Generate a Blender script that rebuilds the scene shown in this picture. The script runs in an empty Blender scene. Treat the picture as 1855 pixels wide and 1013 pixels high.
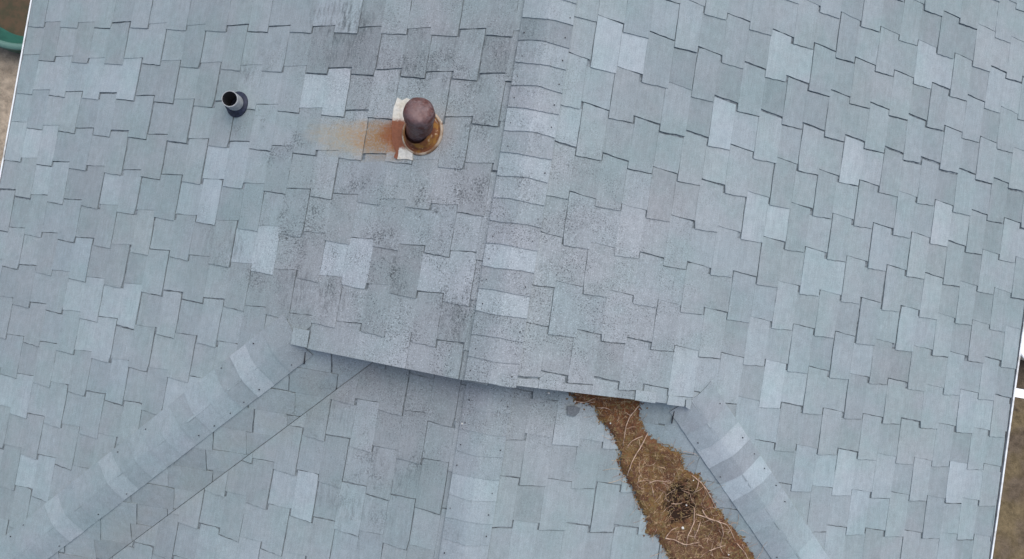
import bpy, bmesh, math, random
from mathutils import Vector, Matrix, noise
R = math.radians
C = bpy.context.scene.collection
sc = bpy.context.scene
rnd = random.Random(7)

# ---------------------------------------------------------------- camera, sky, sun, exposure
cam_d = bpy.data.cameras.new('camera'); cam = bpy.data.objects.new('camera', cam_d); C.objects.link(cam)
cam.location = (0.0456, -0.4003, 4.0181)
cam.rotation_mode = 'XYZ'; cam.rotation_euler = (0.029572, 0.000303, 0.156602)
cam_d.sensor_width = 36.0; cam_d.sensor_fit = 'HORIZONTAL'
cam_d.lens = 36.0 * 1520.664 / 1855.0
cam_d.clip_start = 0.05; cam_d.clip_end = 500
sc.camera = cam
W = bpy.data.worlds.new('World'); sc.world = W; W.use_nodes = True
nt = W.node_tree; bg = nt.nodes['Background']
sky = nt.nodes.new('ShaderNodeTexSky'); sky.sky_type = 'NISHITA'; sky.sun_disc = False
sky.sun_elevation = R(64); sky.sun_rotation = R(20)
sky.air_density = 1.0; sky.dust_density = 2.5; sky.ozone_density = 1.0
nt.links.new(sky.outputs[0], bg.inputs[0]); bg.inputs[1].default_value = 0.10
sun_d = bpy.data.lights.new('sun', 'SUN'); sun_d.energy = 1.5; sun_d.angle = R(70); sun_d.color = (1.0, 0.97, 0.93)
sun = bpy.data.objects.new('sun', sun_d); C.objects.link(sun); sun.rotation_euler = (R(26), 0, R(160))
sc.view_settings.view_transform = 'Standard'; sc.view_settings.look = 'None'
sc.view_settings.exposure = 0.88; sc.view_settings.gamma = 1.0; sc.view_settings.use_curve_mapping = False

# ---------------------------------------------------------------- measures of the roof
TH = 0.392486; CT, ST, T = math.cos(TH), math.sin(TH), math.tan(TH)
U, V = 0.30, 0.222284          # shingle width down the slope, course height along the ridge
DROP = 0.207487                # lower ridge below main ridge
YG = -0.79                     # gable rake edge
ZD = -0.46                     # hip end plane at YG
XL, XR = -3.335, 3.275         # eaves
YTOP = 2.6; YHIP = YG - (3.30 - 1.111); YLOW = -3.75
ZG = -3.9
RES_L= [(0.17, 0.0, 2, -2), (0.47, 0.0, 0, 6), (0.77, 0.0, -11, 1), (1.07, 0.0, -2, 8), (0.32, 0.22, 6, 1), (0.62, 0.22, -13, 2), (0.92, 0.22, -10, 0), (1.22, 0.22, -16, 5), (0.17, 0.44, 10, -7), (0.47, 0.44, 5, -1), (0.77, 0.44, -5, -3), (1.07, 0.44, -6, 4), (1.37, 0.44, -13, -2), (0.32, 0.67, 4, -1), (0.62, 0.67, -7, -9), (0.92, 0.67, -10, -1), (1.22, 0.67, -6, -3), (1.52, 0.22, -3, 5), (1.82, 0.22, -8, 1), (2.12, 0.22, -8, 12), (2.42, 0.22, -2, 1), (1.67, 0.44, -5, 2), (1.97, 0.44, -7, -7), (2.27, 0.44, -12, 2), (2.57, 0.44, -1, 2), (2.87, 0.44, -13, -4), (1.52, 0.67, -5, -3), (1.82, 0.67, -17, 3), (2.12, 0.67, -6, 5), (2.42, 0.67, 7, 0), (2.72, 0.67, 27, 5), (3.02, 0.67, -18, 5), (1.67, 0.89, -7, -1), (1.97, 0.89, -3, 1), (2.27, 0.89, 11, -2), (2.57, 0.89, 2, -1), (2.87, 0.89, 0, -7), (3.17, 0.89, -8, 2), (2.42, 1.11, -5, -6), (2.72, 1.11, -1, 2), (3.02, 1.11, -12, -1), (3.32, 1.11, -3, 3), (0.32, -0.22, 7, 0), (0.62, -0.22, 5, -4), (0.92, -0.22, -6, 5), (1.22, -0.22, 1, -1), (1.52, -0.22, -15, 5), (0.17, -0.44, 8, 3), (0.77, -0.44, 17, -2), (1.07, -0.44, 3, 5), (1.37, -0.44, 6, -3), (0.32, -0.67, 4, -5), (0.62, -0.67, 6, -8), (0.92, -0.67, 5, 1), (1.52, -0.67, 0, 4), (0.17, -0.89, 5, -2), (1.07, -0.89, 3, -7), (1.37, -0.89, 8, -1), (1.97, -0.44, 13, -1), (2.27, -0.44, 1, -7), (2.57, -0.44, 19, -13), (2.87, -0.44, 14, 8), (3.17, -0.44, -10, -2), (1.52, -0.22, -7, 1), (1.82, -0.22, -14, 2), (2.12, -0.22, 8, 3), (1.97, 0.0, -1, 1), (2.27, 0.0, 17, -4), (2.57, 0.0, 40, 8), (2.87, 0.0, 44, 5), (3.17, 0.0, -8, -15)]
RES_R= [(0.25, 0.08, 6, -11), (0.55, 0.08, 6, -6), (0.85, 0.08, -10, 4), (1.15, 0.08, -8, 0), (1.45, 0.08, -1, 2), (0.1, 0.3, 8, -12), (0.4, 0.3, 3, -11), (0.7, 0.3, -1, -3), (1.0, 0.3, -18, 0), (1.3, 0.3, -15, 2), (0.25, 0.53, 0, -18), (0.55, 0.53, 2, -15), (0.85, 0.53, -11, -4), (1.15, 0.53, -12, -7), (0.25, -0.36, -1, -21), (0.55, -0.36, -1, -1), (0.85, -0.36, 2, 5), (0.4, -0.59, 0, -16), (0.7, -0.59, -1, -27), (1.0, -0.59, 5, 8), (0.25, -0.81, 6, -12), (0.55, -0.81, 3, 3), (0.4, -1.03, 14, -10), (0.7, -1.03, 18, -9), (0.1, -1.03, 10, -13), (1.75, 0.08, -16, 7), (2.05, 0.08, -19, 8), (2.35, 0.08, 35, 9), (1.3, -0.14, -5, -4), (1.6, -0.14, -4, 15), (1.9, -0.14, 14, 14), (2.2, -0.14, 0, 15), (2.5, -0.14, 0, 22), (2.8, -0.14, 44, 19), (3.1, -0.14, 88, 7), (1.45, -0.36, 2, 16), (1.75, -0.36, 2, 16), (2.05, -0.36, 43, 12), (2.35, -0.36, 10, 19), (2.65, -0.36, 25, 14), (2.95, -0.36, 32, 12), (1.6, 0.75, -23, -4), (1.9, 0.75, -10, 2), (2.2, 0.75, -9, 6), (2.5, 0.75, -2, 5), (2.8, 0.75, -2, 5), (3.1, 0.75, -5, 2), (1.75, 0.97, -16, -3), (2.05, 0.97, -11, -1), (2.35, 0.97, -5, 3), (2.65, 0.97, -20, 9), (2.95, 0.97, -16, 6), (1.9, 1.19, -22, -7), (2.2, 1.19, -11, -4), (2.5, 1.19, -4, 5), (2.8, 1.19, -1, -1), (3.1, 1.19, -22, 0), (2.05, 1.41, -10, -7), (2.35, 1.41, -13, 2), (2.65, 1.41, -26, -4), (2.95, 1.41, 6, -6), (3.25, 1.41, -25, -5)]
RES_E= [(0.16, 1.07, 1, -4), (0.46, 1.07, 11, 5), (0.76, 1.07, 5, 3), (0.31, 1.29, -1, 0), (0.61, 1.29, -3, -3), (0.91, 1.29, 5, -3), (0.16, 1.51, -4, -5), (0.46, 1.51, -9, -2), (0.76, 1.51, -3, 1), (1.06, 1.51, 12, 7), (0.31, 1.73, -6, -1), (0.61, 1.73, -7, -2), (0.91, 1.73, 2, 1), (1.21, 1.73, 2, 2)]
OUT_L= [(0.401, -0.812), (0.459, -0.855), (0.561, -0.868), (0.592, -0.929), (0.683, -1.009), (0.734, -1.093), (0.738, -1.152), (0.799, -1.237), (0.861, -1.322), (0.926, -1.423), (0.955, -1.467), (0.951, -1.521), (1.025, -1.53), (1.066, -1.583), (1.118, -1.651)]
OUT_R= [(0.796, -0.804), (0.822, -0.899), (0.868, -0.971), (0.963, -1.019), (1.075, -1.048), (1.121, -1.138), (1.194, -1.165), (1.275, -1.245), (1.343, -1.334), (1.418, -1.407), (1.524, -1.493), (1.611, -1.583)]
TWIGS= [[(0.797, -0.823), (0.756, -0.882), (0.741, -0.956), (0.747, -1.053)], [(0.874, -0.973), (0.84, -1.057), (0.805, -1.137), (0.796, -1.218)], [(0.847, -0.987), (0.792, -1.019), (0.768, -1.063)], [(0.441, -0.849), (0.501, -0.845), (0.556, -0.813)], [(1.159, -1.167), (1.232, -1.214), (1.296, -1.286), (1.341, -1.346)], [(1.213, -1.352), (1.225, -1.433), (1.2, -1.505), (1.204, -1.572)], [(1.257, -1.354), (1.292, -1.396), (1.364, -1.411), (1.404, -1.473), (1.411, -1.559)], [(1.269, -1.427), (1.253, -1.478), (1.242, -1.534)], [(1.229, -1.39), (1.292, -1.396), (1.357, -1.408), (1.426, -1.434), (1.483, -1.511)], [(1.071, -1.532), (1.138, -1.538), (1.192, -1.557), (1.275, -1.545)], [(1.344, -1.588), (1.396, -1.562), (1.438, -1.544)], [(1.496, -1.526), (1.548, -1.57), (1.596, -1.632)], [(0.924, -1.238), (0.97, -1.22), (1.052, -1.225)], [(0.943, -1.252), (0.965, -1.311)], [(1.08, -1.346), (1.145, -1.336)], [(1.202, -1.179), (1.198, -1.236), (1.187, -1.282)], [(0.571, -0.87), (0.61, -0.86), (0.649, -0.87)], [(1.071, -1.532), (1.09, -1.491), (1.133, -1.465)]]
PEB= [(1.17, -1.346), (1.165, -1.47), (0.958, -1.008), (0.655, -0.939), (0.449, -0.85), (1.465, -1.599), (1.173, -1.195)]
TONE_L= [(2.938, -0.565, 0.8), (2.698, -0.592, 1), (3.255, -0.534, 0.4), (3.306, -0.133, 1), (3.146, 0.111, 0.8), (1.785, -0.122, 1), (2.548, 0.057, 0.6), (1.9, 0.094, 0.9), (2.078, 0.128, 0.5), (1.424, 0.276, 1.1), (1.58, 0.295, 0.8), (0.833, 0.323, 1), (0.99, 0.313, 0.5), (0.303, 0.31, 0.7), (2.374, 0.716, 1), (2.62, 0.818, 0.6), (2.494, 0.965, 0.7), (2.74, 0.701, 0.6), (3.164, 1.436, 0.8), (2.821, 1.825, 1.1), (1.841, 1.204, 0.7), (1.235, -0.575, 0.6), (0.747, -0.642, 0.5), (1.144, -0.565, 0.9), (1.19, -0.986, 0.7), (1.298, -0.985, 0.5), (0.588, 0.743, 0.5), (0.983, -0.276, 0.45), (0.944, -0.796, -0.9), (1.088, -0.822, -0.7), (1.229, -0.819, -0.8), (1.337, -0.816, -0.6), (0.244, -0.83, -0.7), (0.495, -0.852, -0.5), (0.648, 0.071, -0.5), (0.622, 0.296, -0.8), (0.186, 0.539, -0.5), (1.329, 0.507, -0.6), (1.759, 0.284, -0.6), (1.625, 0.176, -0.4), (2.534, -0.565, -0.4), (1.293, 0.682, -0.5), (0.273, -0.997, 0.2)]
TONE_R= [(0.183, -0.941, 0.7), (0.344, -0.914, 1), (0.499, -0.94, 1), (0.158, -1.086, 0.6), (0.164, -0.522, 0.9), (1.123, -0.713, 1), (0.978, -0.532, 0.9), (1.445, -1.188, 1), (1.442, -0.28, 1.1), (2.048, -0.763, 0.9), (2.494, -1.395, 0.9), (2.811, -0.483, 0.8), (1.814, -0.05, 0.9), (0.691, -0.04, 0.4), (1.697, 0.589, 0.9), (1.111, 0.595, 0.7), (3.215, 0.594, 1), (1.996, 1.029, 1), (2.241, 1.139, 0.8), (2.423, 1.209, 0.7), (3.207, 1.044, 1.1), (2.63, 0.236, 0.5), (0.704, -0.907, -0.5), (1.029, -1.229, -0.6), (0.878, -0.892, -0.5), (2.715, -1.691, -0.7), (2.481, -1.695, -0.7), (1.115, -0.951, -0.4), (2.348, -0.993, -0.4), (2.277, -0.451, -0.3), (0.837, -0.736, -0.3)]
TONE_E= [(1.035, 1.562, 0.8), (1.161, 1.591, 0.5), (1.423, 2.01, 0.9), (0.734, 1.078, 0.5), (0.173, 1.224, 0.3), (0.449, 1.138, -0.5), (0.445, 1.34, -0.5), (0.344, 1.347, -0.6), (0.999, 1.372, -0.3), (0.5, 1.584, -0.3), (0.571, 1.747, -0.4), (0.474, 0.911, -0.3)]
TONE_ER= [(0.518, 0.972, 0.6), (0.429, 1.298, 0.3), (0.478, 1.584, 0.3), (0.265, 1.081, -0.2), (0.542, 1.204, -0.3)]
# ---------------------------------------------------------------- helpers
def link(name, me, mat=None, parent=None):
    o = bpy.data.objects.new(name, me); C.objects.link(o)
    if mat is not None and not me.materials: me.materials.append(mat)
    if parent is not None: o.parent = parent
    return o
def from_bm(name, bm, mat, parent=None, smooth=False):
    me = bpy.data.meshes.new(name); bm.normal_update(); bm.to_mesh(me); bm.free()
    if smooth:
        for p in me.polygons: p.use_smooth = True
    return link(name, me, mat, parent)
def tag(o, label=None, cat=None, group=None, kind=None):
    if label: o['label'] = label
    if cat: o['category'] = cat
    if group: o['group'] = group
    if kind: o['kind'] = kind
    return o
def empty(name, loc):
    o = bpy.data.objects.new(name, None); o.location = loc; o.empty_display_size = .2; C.objects.link(o); return o
def prism(bm, pts_top, pts_bot):
    a = [bm.verts.new(p) for p in pts_top]; b = [bm.verts.new(p) for p in pts_bot]
    n = len(a); bm.faces.new(a); bm.faces.new(b[::-1])
    for i in range(n):
        j = (i + 1) % n; bm.faces.new((a[j], a[i], b[i], b[j]))
def box(bm, x0, x1, y0, y1, z0, z1):
    prism(bm, [(x0,y0,z1),(x1,y0,z1),(x1,y1,z1),(x0,y1,z1)], [(x0,y0,z0),(x1,y0,z0),(x1,y1,z0),(x0,y1,z0)])
def tube(bm, pts, rad, n=6, cap=True):
    pts = [Vector(p) for p in pts]; rings = []
    for i, p in enumerate(pts):
        d = (pts[min(i+1, len(pts)-1)] - pts[max(i-1, 0)]).normalized()
        a = d.cross(Vector((0,0,1)) if abs(d.z) < .9 else Vector((1,0,0))).normalized(); b = d.cross(a)
        r = rad[i] if isinstance(rad, (list, tuple)) else rad
        rings.append([bm.verts.new(p + a*r*math.cos(k*2*math.pi/n) + b*r*math.sin(k*2*math.pi/n)) for k in range(n)])
    for r0, r1 in zip(rings, rings[1:]):
        for k in range(n): bm.faces.new((r0[k], r0[(k+1)%n], r1[(k+1)%n], r1[k]))
    if cap: bm.faces.new(rings[0][::-1]); bm.faces.new(rings[-1])
def lathe(bm, prof, c=(0,0,0), n=32, M=None, closed=False):
    rings = []
    for r, z in prof:
        ring = []
        for k in range(n):
            a = 2*math.pi*k/n; p = Vector((r*math.cos(a), r*math.sin(a), z))
            if M is not None: p = M @ p
            ring.append(bm.verts.new(p + Vector(c)))
        rings.append(ring)
    for r0, r1 in zip(rings, rings[1:]):
        for k in range(n): bm.faces.new((r0[k], r0[(k+1)%n], r1[(k+1)%n], r1[k]))
    return rings
def catmull(pts, n=6):
    P = [Vector(p) for p in pts]; P = [P[0]*2-P[1]] + P + [P[-1]*2-P[-2]]; out = []
    for i in range(1, len(P)-2):
        for k in range(n):
            t = k/n; a,b,c,d = P[i-1:i+3]
            out.append(.5*((2*b) + (c-a)*t + (2*a-5*b+4*c-d)*t*t + (3*b-a-3*c+d)*t**3))
    out.append(P[-2]); return out

# node shorthand
class NT:
    def __init__(s, name):
        s.m = bpy.data.materials.new(name); s.m.use_nodes = True; s.t = s.m.node_tree
        s.b = s.t.nodes['Principled BSDF']; s.geo = s.t.nodes.new('ShaderNodeNewGeometry'); s.pos = s.geo.outputs['Position']
    def N(s, typ, **kw):
        n = s.t.nodes.new(typ)
        for k, v in kw.items(): setattr(n, k, v)
        return n
    def put(s, sock, v):
        if hasattr(v, 'links') or isinstance(v, bpy.types.NodeSocket): s.t.links.new(v, sock)
        else: sock.default_value = v
    def math(s, op, a, b=0.0, c=None, clamp=False):
        n = s.N('ShaderNodeMath', operation=op); n.use_clamp = clamp
        s.put(n.inputs[0], a); s.put(n.inputs[1], b)
        if c is not None: s.put(n.inputs[2], c)
        return n.outputs[0]
    def scalepos(s, v, src=None, off=None, rot=None):
        n = s.N('ShaderNodeMapping'); s.put(n.inputs['Vector'], src or s.pos); n.inputs['Scale'].default_value = v
        if off: n.inputs['Location'].default_value = off
        if rot: n.inputs['Rotation'].default_value = rot
        return n.outputs[0]
    def noise(s, scale, vec=None, detail=2, rough=.5, dist=0.0):
        n = s.N('ShaderNodeTexNoise'); s.put(n.inputs['Vector'], vec or s.pos); n.inputs['Scale'].default_value = scale
        n.inputs['Detail'].default_value = detail; n.inputs['Roughness'].default_value = rough; n.inputs['Distortion'].default_value = dist
        return n.outputs['Fac']
    def ramp(s, v, a, b, lo=0.0, hi=1.0, smooth=True):
        n = s.N('ShaderNodeMapRange'); n.interpolation_type = 'SMOOTHSTEP' if smooth else 'LINEAR'
        s.put(n.inputs['Value'], v); n.inputs['From Min'].default_value = a; n.inputs['From Max'].default_value = b
        n.inputs['To Min'].default_value = lo; n.inputs['To Max'].default_value = hi
        return n.outputs['Result']
    def mix(s, f, a, b, mode='MIX'):
        n = s.N('ShaderNodeMix', data_type='RGBA', blend_type=mode)
        s.put(n.inputs[0], f); s.put(n.inputs[6], a if not isinstance(a, tuple) else (*a, 1)); s.put(n.inputs[7], b if not isinstance(b, tuple) else (*b, 1))
        return n.outputs[2]
    def val(s, col, f):     # col * scalar
        n = s.N('ShaderNodeVectorMath', operation='SCALE'); s.put(n.inputs[0], col); s.put(n.inputs[3], f); return n.outputs[0]
    def blob(s, x, y, rx, ry, ang=0, soft=1.0):   # 1 in the middle, 0 at the rim of an ellipse (top view)
        ca, sa = math.cos(ang), math.sin(ang)
        n = s.N('ShaderNodeSeparateXYZ'); s.put(n.inputs[0], s.pos)
        X = s.math('SUBTRACT', n.outputs[0], x); Y = s.math('SUBTRACT', n.outputs[1], y)
        u = s.math('ADD', s.math('MULTIPLY', X, ca/rx), s.math('MULTIPLY', Y, sa/rx))
        v = s.math('ADD', s.math('MULTIPLY', X, -sa/ry), s.math('MULTIPLY', Y, ca/ry))
        d = s.math('SQRT', s.math('ADD', s.math('MULTIPLY', u, u), s.math('MULTIPLY', v, v)))
        return s.ramp(d, 1.0, 1.0-soft)
    def bump(s, h, dist=.002, strength=.5):
        n = s.N('ShaderNodeBump'); n.inputs['Distance'].default_value = dist; n.inputs['Strength'].default_value = strength
        s.put(n.inputs['Height'], h); s.t.links.new(n.outputs[0], s.b.inputs['Normal'])
    def out(s, col=None, rough=.9, metal=0.0, spec=.25):
        if col is not None: s.put(s.b.inputs['Base Color'], col if not isinstance(col, tuple) else (*col, 1))
        s.put(s.b.inputs['Roughness'], rough); s.b.inputs['Metallic'].default_value = metal
        s.b.inputs['Specular IOR Level'].default_value = spec
        return s.m

def shingle_material(name, cap=False):
    m = NT(name)
    oi = m.N('ShaderNodeObjectInfo')
    hue = m.ramp(m.noise(3.1, detail=3), .38, .62)
    hue2 = m.ramp(m.noise(9.0, detail=2), .35, .65)
    edge = m.mix(hue, (.212,.262,.268), (.222,.259,.272)); mid_ = m.mix(hue, (.226,.262,.270), (.240,.261,.273))
    # grain drawn out along the courses, granules, worn spots
    streak = m.noise(1.0, m.scalepos((95, 9, 95)), detail=4, rough=.65)
    gran = m.noise(210, detail=2, rough=.8)
    med = m.noise(26, detail=4, rough=.6)
    low = m.noise(1.6, detail=2)
    zone = m.math('MAXIMUM', m.blob(-.15, -.35, 1.75, 1.25, 0, .75), m.blob(-.55, .65, 1.1, .8, 0, .9))
    zone = m.math('ADD', m.math('MULTIPLY', zone, .82), .18)
    base = m.mix(m.ramp(m.math('ADD', zone, m.math('MULTIPLY', m.math('SUBTRACT', m.noise(2.6, detail=4), .5), 1.2)), .1, 1.0), edge, mid_); base = m.mix(m.math('MULTIPLY', hue2, .22), base, (.252,.262,.272))
    f = m.ramp(streak, .25, .75, .90, 1.09, False)
    f = m.math('MULTIPLY', f, m.ramp(med, .25, .75, .91, 1.08, False))
    f = m.math('MULTIPLY', f, m.ramp(low, .3, .7, .94, 1.06, False))
    f = m.math('MULTIPLY', f, m.ramp(gran, .25, .75, .82, 1.17, False))
    # lost granules: dark pits and bright flecks in the worn middle of the roof
    pit = m.ramp(m.noise(150, detail=1, rough=.6), .56, .66)
    dens = m.math('MULTIPLY', m.ramp(m.noise(7.5, detail=3), .36, .62), zone)
    f = m.math('MULTIPLY', f, m.math('SUBTRACT', 1.0, m.math('MULTIPLY', m.math('MULTIPLY', pit, dens), .60)))
    fleck = m.ramp(m.noise(150, m.scalepos((1,1,1), off=(3,5,1)), detail=0), .68, .76)
    f = m.math('ADD', f, m.math('MULTIPLY', m.math('MULTIPLY', fleck, zone), .34))
    clump = m.ramp(m.noise(5.2, m.scalepos((1,.8,1), off=(7,2,0)), detail=5, rough=.62), .50, .70)
    dz = m.math('MAXIMUM', m.blob(-.75, .05, 1.5, 1.3, 0, .7), m.blob(-.5, -1.3, .9, .6, 0, .9))
    soot = m.ramp(m.noise(95, detail=3, rough=.8), .47, .60)
    f = m.math('MULTIPLY', f, m.math('SUBTRACT', 1.0, m.math('MULTIPLY', m.math('MULTIPLY', clump, soot), m.math('MULTIPLY', dz, .70))))
    salt = m.noise(115, detail=2, rough=.9)
    f = m.math('MULTIPLY', f, m.math('ADD', 1.0, m.math('MULTIPLY', m.math('MULTIPLY', m.math('SUBTRACT', salt, .5), .75), m.ramp(zone, .3, .8))))
    run = m.ramp(m.noise(1.0, m.scalepos((26, 26, 26)), detail=5, rough=.7), .50, .66)
    f = m.math('MULTIPLY', f, m.math('SUBTRACT', 1.0, m.math('MULTIPLY', m.math('MULTIPLY', run, soot), m.math('MULTIPLY', dz, .34))))
    # dark algae stains of their own shape
    st = 0.0; low2 = m.noise(6.5, m.scalepos((1,.7,1)), detail=5, rough=.65)
    for x, y, rx, ry, a in [(-1.10,.92,.42,.34,.55), (-.60,.76,.55,.26,.45), (-.22,.80,.26,.42,.4), (-1.02,-.50,.42,.22,.5),
                            (-.22,-.52,.18,.24,.5), (-1.66,.70,.20,.22,.4), (-1.55,-.32,.38,.28,.32), (-.42,-1.28,.26,.30,.55),
                            (-.62,-1.60,.45,.25,.30), (-.78,-1.12,.30,.20,.25), (.35,-.1,.45,.5,.14), (-1.62,.60,.09,.14,.6)]:
        b = m.math('MULTIPLY', m.math('MULTIPLY', m.blob(x, y, rx, ry, 0, 1.0), m.ramp(low2, .40, .56)), a*1.15)
        st = b if isinstance(st, float) else m.math('MAXIMUM', st, b)
    grain = m.ramp(m.noise(1.0, m.scalepos((60, 14, 60)), detail=5, rough=.75), .42, .68)
    f = m.math('MULTIPLY', f, m.math('SUBTRACT', 1.0, m.math('MULTIPLY', st, m.math('ADD', m.math('MULTIPLY', grain, .95), .06))))
    col = m.val(base, f)
    # tan wash of dirt beside the left valley
    sep = m.N('ShaderNodeSeparateXYZ'); m.put(sep.inputs[0], m.pos)
    dv = m.math('ADD', m.math('SUBTRACT', sep.outputs[1], sep.outputs[0]), .19-.19)          # y - x
    dv = m.math('SUBTRACT', m.math('MULTIPLY', m.math('ADD', sep.outputs[1], m.math('MULTIPLY', sep.outputs[0], -1.0)), 1.0), -.19)
    wash = m.math('MULTIPLY', m.ramp(m.math('ABSOLUTE', m.math('SUBTRACT', dv, .10)), .30, .02), m.ramp(sep.outputs[1], -.75, -.95))
    wash = m.math('MULTIPLY', m.math('MULTIPLY', wash, m.ramp(sep.outputs[0], -.45, -.65)), m.ramp(m.noise(6, detail=4), .3, .65))
    col = m.mix(m.math('MULTIPLY', wash, .15), col, (.235,.205,.150))
    # rust run below the old metal vent
    nz = m.noise(1.0, m.scalepos((7, 24, 7)), detail=6, rough=.7)
    wob = m.math('MULTIPLY', m.math('SUBTRACT', nz, .5), 1.25)
    def blobw(x, y, rx, ry, soft, ang=0):
        b = m.blob(x, y, rx, ry, ang, soft)
        return m.ramp(m.math('ADD', b, m.math('MULTIPLY', wob, m.ramp(b, 0, .3))), .08, 1.0)
    gr_ = m.ramp(m.noise(85, detail=4, rough=.8), .36, .62, .35, 1.0)
    r1 = blobw(-.84, .335, .56, .18, 1.0); r2 = blobw(-.72, .345, .34, .16, 1.0); r3 = blobw(-.66, .37, .17, .14, .9)
    r4 = m.blob(-.47, .40, .16, .2, 0, 1.0)
    col = m.mix(m.math('MULTIPLY', r4, .35), col, (.26,.20,.17))
    col = m.mix(m.math('MULTIPLY', m.math('MULTIPLY', r1, gr_), .80), col, (.27,.205,.115))
    col = m.mix(m.math('MULTIPLY', m.math('MULTIPLY', r2, gr_), .95), col, (.24,.130,.055))
    col = m.mix(m.math('MULTIPLY', r3, .9), col, (.20,.065,.025))
    at = m.N('ShaderNodeAttribute'); at.attribute_name = 'tone'
    oc = m.mix(m.math('GREATER_THAN', at.outputs['Fac'], .05), oi.outputs['Color'], at.outputs['Color'])
    col = m.mix(1.0, col, oc, 'MULTIPLY')
    ah = m.N('ShaderNodeAttribute'); ah.attribute_name = 'half'
    col = m.val(col, m.math('MAXIMUM', ah.outputs['Fac'], m.math('LESS_THAN', ah.outputs['Fac'], .05)))
    m.bump(m.math('ADD', m.math('MULTIPLY', gran, .7), m.math('MULTIPLY', streak, .5)), .0016, .55)
    return m.out(col, .95, 0, .15)

MS = shingle_material('shingle_granules')
m = NT('roofing_felt'); MFELT = m.out(m.val(m.mix(.5, (.19,.225,.245), (.13,.15,.16)), m.ramp(m.noise(40), .3, .7, .6, 1.3)), .95)
m = NT('white_painted_metal'); n_ = m.noise(14, detail=4)
MWHITE = m.out(m.mix(m.ramp(n_, .45, .75), (.62,.64,.64), (.36,.35,.32)), .45, 0, .4)
m = NT('white_plastic'); MWP = m.out(m.val(m.mix(0.0, (.84,.86,.88), (.8,.8,.8)), m.ramp(m.noise(8, detail=3), .3, .7, .85, 1.05)), .4, 0, .5)
m = NT('siding'); MSIDE = m.out(m.val(m.mix(0.0, (.55,.53,.48), (0,0,0)), m.ramp(m.noise(3, detail=4), .3, .7, .85, 1.05)), .8)
m = NT('dark_timber'); MTIM = m.out(m.val(m.mix(0.0, (.16,.13,.10), (0,0,0)), m.ramp(m.noise(20, detail=4), .3, .7, .6, 1.2)), .85)
m = NT('black_rubber'); MRUB = m.out(m.val(m.mix(0.0, (.018,.022,.038), (0,0,0)), m.ramp(m.noise(60, detail=3), .3, .7, .7, 1.5)), .6)
m = NT('grey_pvc'); MPVC = m.out(m.val(m.mix(0.0, (.27,.28,.28), (0,0,0)), m.ramp(m.noise(50, detail=3), .3, .7, .85, 1.1)), .55)
m = NT('pipe_inside'); MHOLE = m.out((.006,.006,.008), .9)
m = NT('nail_head'); MNAIL = m.out((.03,.03,.035), .6, .3)
m = NT('rusted_steel'); a_ = m.noise(30, detail=5, rough=.7); b_ = m.noise(90, detail=4)
c_ = m.mix(m.ramp(a_, .38, .62), (.085,.032,.026), (.135,.090,.088)); c_ = m.val(c_, m.ramp(b_, .3, .7, .75, 1.2))
sn = m.N('ShaderNodeSeparateXYZ'); m.put(sn.inputs[0], m.N('ShaderNodeTexCoord').outputs['Object']); c_ = m.mix(m.math('MULTIPLY', m.ramp(m.math('ADD', sn.outputs[2], m.math('MULTIPLY', a_, .03)), .232, .262), .8), c_, (.112,.066,.064)); c_ = m.mix(m.math('MULTIPLY', m.ramp(sn.outputs[0], -.03, -.07), .6), c_, (.14,.035,.02))
m.bump(b_, .003, .7); MRUST = m.out(c_, .5, .2, .4)
m = NT('flaking_collar'); a_ = m.noise(16, detail=3, rough=.6); b_ = m.noise(34, detail=3)
c_ = m.mix(m.ramp(a_, .42, .58), (.22,.105,.022), (.13,.045,.020)); c_ = m.mix(m.ramp(b_, .60, .72), c_, (.38,.25,.15))
m.bump(b_, .002, .5); MGOLD = m.out(c_, .7, .1)
m = NT('pale_rust'); MPALE = m.out(m.mix(m.ramp(m.noise(20, detail=4), .4, .62), (.34,.275,.205), (.17,.095,.05)), .7, 0, .3)
m = NT('cream_flashing'); a_ = m.noise(16, detail=4, rough=.6); s_ = m.N('ShaderNodeSeparateXYZ'); m.put(s_.inputs[0], m.pos)
band = m.math('MULTIPLY', m.ramp(s_.outputs[1], .270, .320), m.ramp(s_.outputs[1], .485, .41))
band = m.math('MAXIMUM', band, m.math('MULTIPLY', m.ramp(s_.outputs[0], -.645, -.655), m.ramp(s_.outputs[1], .45, .43)))
band = m.ramp(m.math('ADD', band, m.math('MULTIPLY', m.math('SUBTRACT', m.noise(38, detail=5, rough=.7), .5), 1.3)), .25, .85)
c_ = m.mix(m.ramp(a_, .4, .65), (.52,.50,.44), (.47,.43,.35)); c_ = m.mix(band, c_, (.185,.068,.034))
MCREAM = m.out(m.val(c_, m.ramp(m.noise(80), .3, .7, .88, 1.1)), .7, 0, .3)

# ---------------------------------------------------------------- ground
m = NT('yard_soil')
s_ = m.N('ShaderNodeSeparateXYZ'); m.put(s_.inputs[0], m.pos)
g1 = m.noise(1.3, detail=5, rough=.6); g2 = m.noise(14, detail=5, rough=.7); g3 = m.noise(3.5, detail=3)
left = m.mix(m.ramp(g1, .35, .65), (.30,.245,.185), (.255,.215,.165))
dark = m.mix(m.ramp(g3, .4, .6), (.052,.046,.026), (.085,.062,.040))
top = m.ramp(m.math('ADD', s_.outputs[1], m.math('MULTIPLY', m.math('SUBTRACT', g3, .5), .6)), 1.15, 1.5)
left = m.mix(top, left, dark)
right = m.mix(m.ramp(g3, .40, .62), (.140,.108,.062), (.110,.085,.060)); right = m.mix(m.ramp(m.noise(5, detail=4), .60, .72), right, (.055,.042,.030))
right = m.mix(m.ramp(s_.outputs[1], -.4, -.2), right, (.06,.045,.036))
c_ = m.mix(m.ramp(s_.outputs[0], -.5, .5), left, right)
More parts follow.
